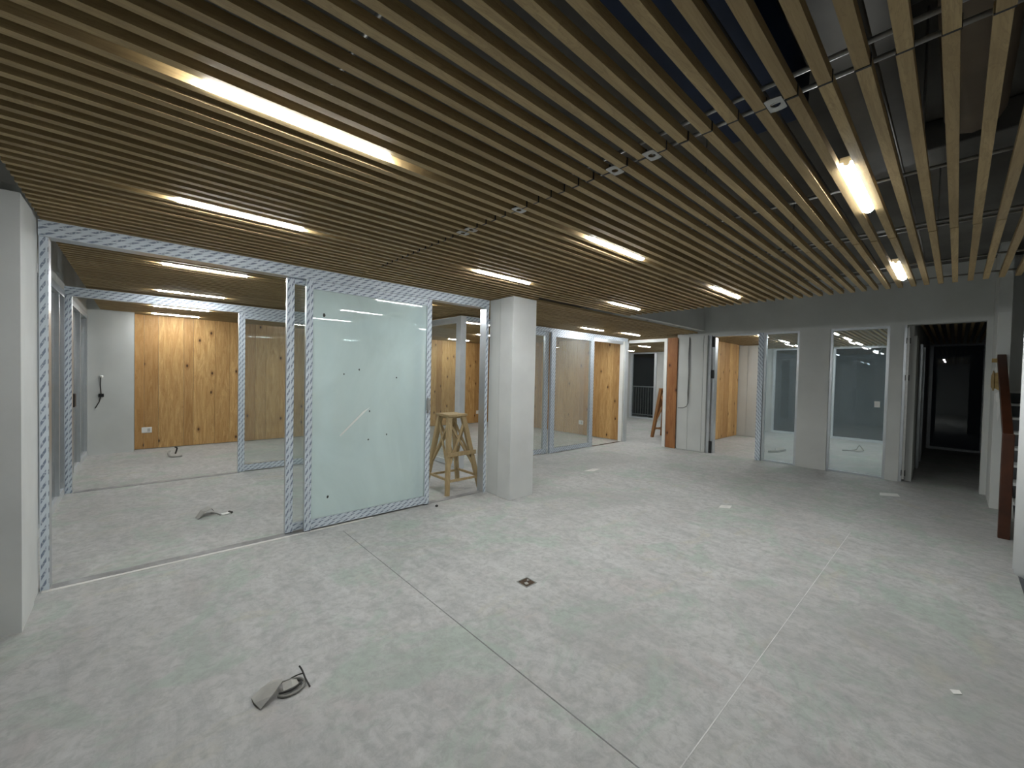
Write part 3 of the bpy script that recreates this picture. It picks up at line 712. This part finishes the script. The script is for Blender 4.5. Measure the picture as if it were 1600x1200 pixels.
sheet([[(.45, 5.44, .004), (.47, 5.36, .004)], [(.50, 5.52, .05), (.53, 5.40, .06)], [(.57, 5.56, .075), (.595, 5.44, .07)], [(.61, 5.55, .03), (.62, 5.47, .02)]]).build('card_flap', 'card_grey', cb)
B().tube(sag([(.59, 5.50, .01), (.63, 5.41, .02), (.66, 5.37, .006)]), .007, 6).build('cable', 'cable_grey', cb)
sheet([[(.67, 5.42, .003), (.68, 5.36, .003)], [(.76, 5.43, .008), (.77, 5.37, .006)]]).build('paper_flap', 'paper_white', cb)
B().tube([(.745, 5.43, .01), (.765, 5.37, .012)], .012, 6).build('cable_end', 'cable_dark', cb)
cb = thing('cable_stub', (.48, 9.45, 0), 'curled cable stub on the floor before the pine boards', 'floor debris')
B().tube(sag([(.42, 9.55, .09), (.40, 9.50, .06), (.42, 9.42, .02), (.50, 9.38, .015), (.58, 9.36, .02)]), .018, 6).build('cable', 'card_grey', cb)
B().tube(sag([(.50, 9.60, .03), (.52, 9.56, .13), (.49, 9.52, .16)]), .012, 6).build('cable', 'cable_dark', cb)
cb = thing('cable_stub', (12.2, 1.5, 0), 'dark cable scrap on the floor of the lit far room', 'floor debris')
B().tube(sag([(12.1, 1.75, .02), (12.3, 1.55, .03), (12.5, 1.5, .12), (12.35, 1.40, .03)]), .010, 6).build('cable', 'cable_grey', cb)
sheet([[(12.2, 1.45, .01), (12.2, 1.62, .01)], [(12.4, 1.42, .05), (12.42, 1.60, .04)]]).build('card_flap', 'card_grey', cb)

def scrap(c, poly, label, mat='paper_white', z=.003):
    o = B().prism([(c[0]+a, c[1]+b_) for a, b_ in poly], .0008, z).build('paper_scrap', mat, None, 0, (c[0], c[1], 0)); tag(o, label, 'paper', 'scraps on the bare floor')
scrap((7.96, .61), [(-.16, .08), (.02, .10), (.16, -.08), (-.02, -.12)], 'white paper strip on the floor before the dark doorway')
scrap((3.14, -.05), [(-.03, .01), (.0, .025), (.03, -.01), (0, -.02)], 'small pale chip on the floor at the lower right')
scrap((5.46, 1.91), [(-.12, .05), (.03, .07), (.10, -.03), (-.05, -.06)], 'pale plaster chip in the middle of the floor', 'plaster_dust')
scrap((5.72, 4.16), [(-.18, .05), (.1, .07), (.2, -.02), (-.05, -.06)], 'pale plaster smear on the floor right of the column', 'plaster_dust')
scrap((10.79, 2.66), [(-.5, .12), (-.2, .05), (.1, .14), (.3, 0), (.1, -.08), (-.3, -.02)], 'brownish crumpled scrap behind the narrow window', 'card_grey', .05)
scrap((2.64, 4.17), [(-.012, .01), (.012, .012), (.014, -.01), (-.012, -.012)], 'tiny dark nub at the foot of the front glass door', 'cable_dark', .02)
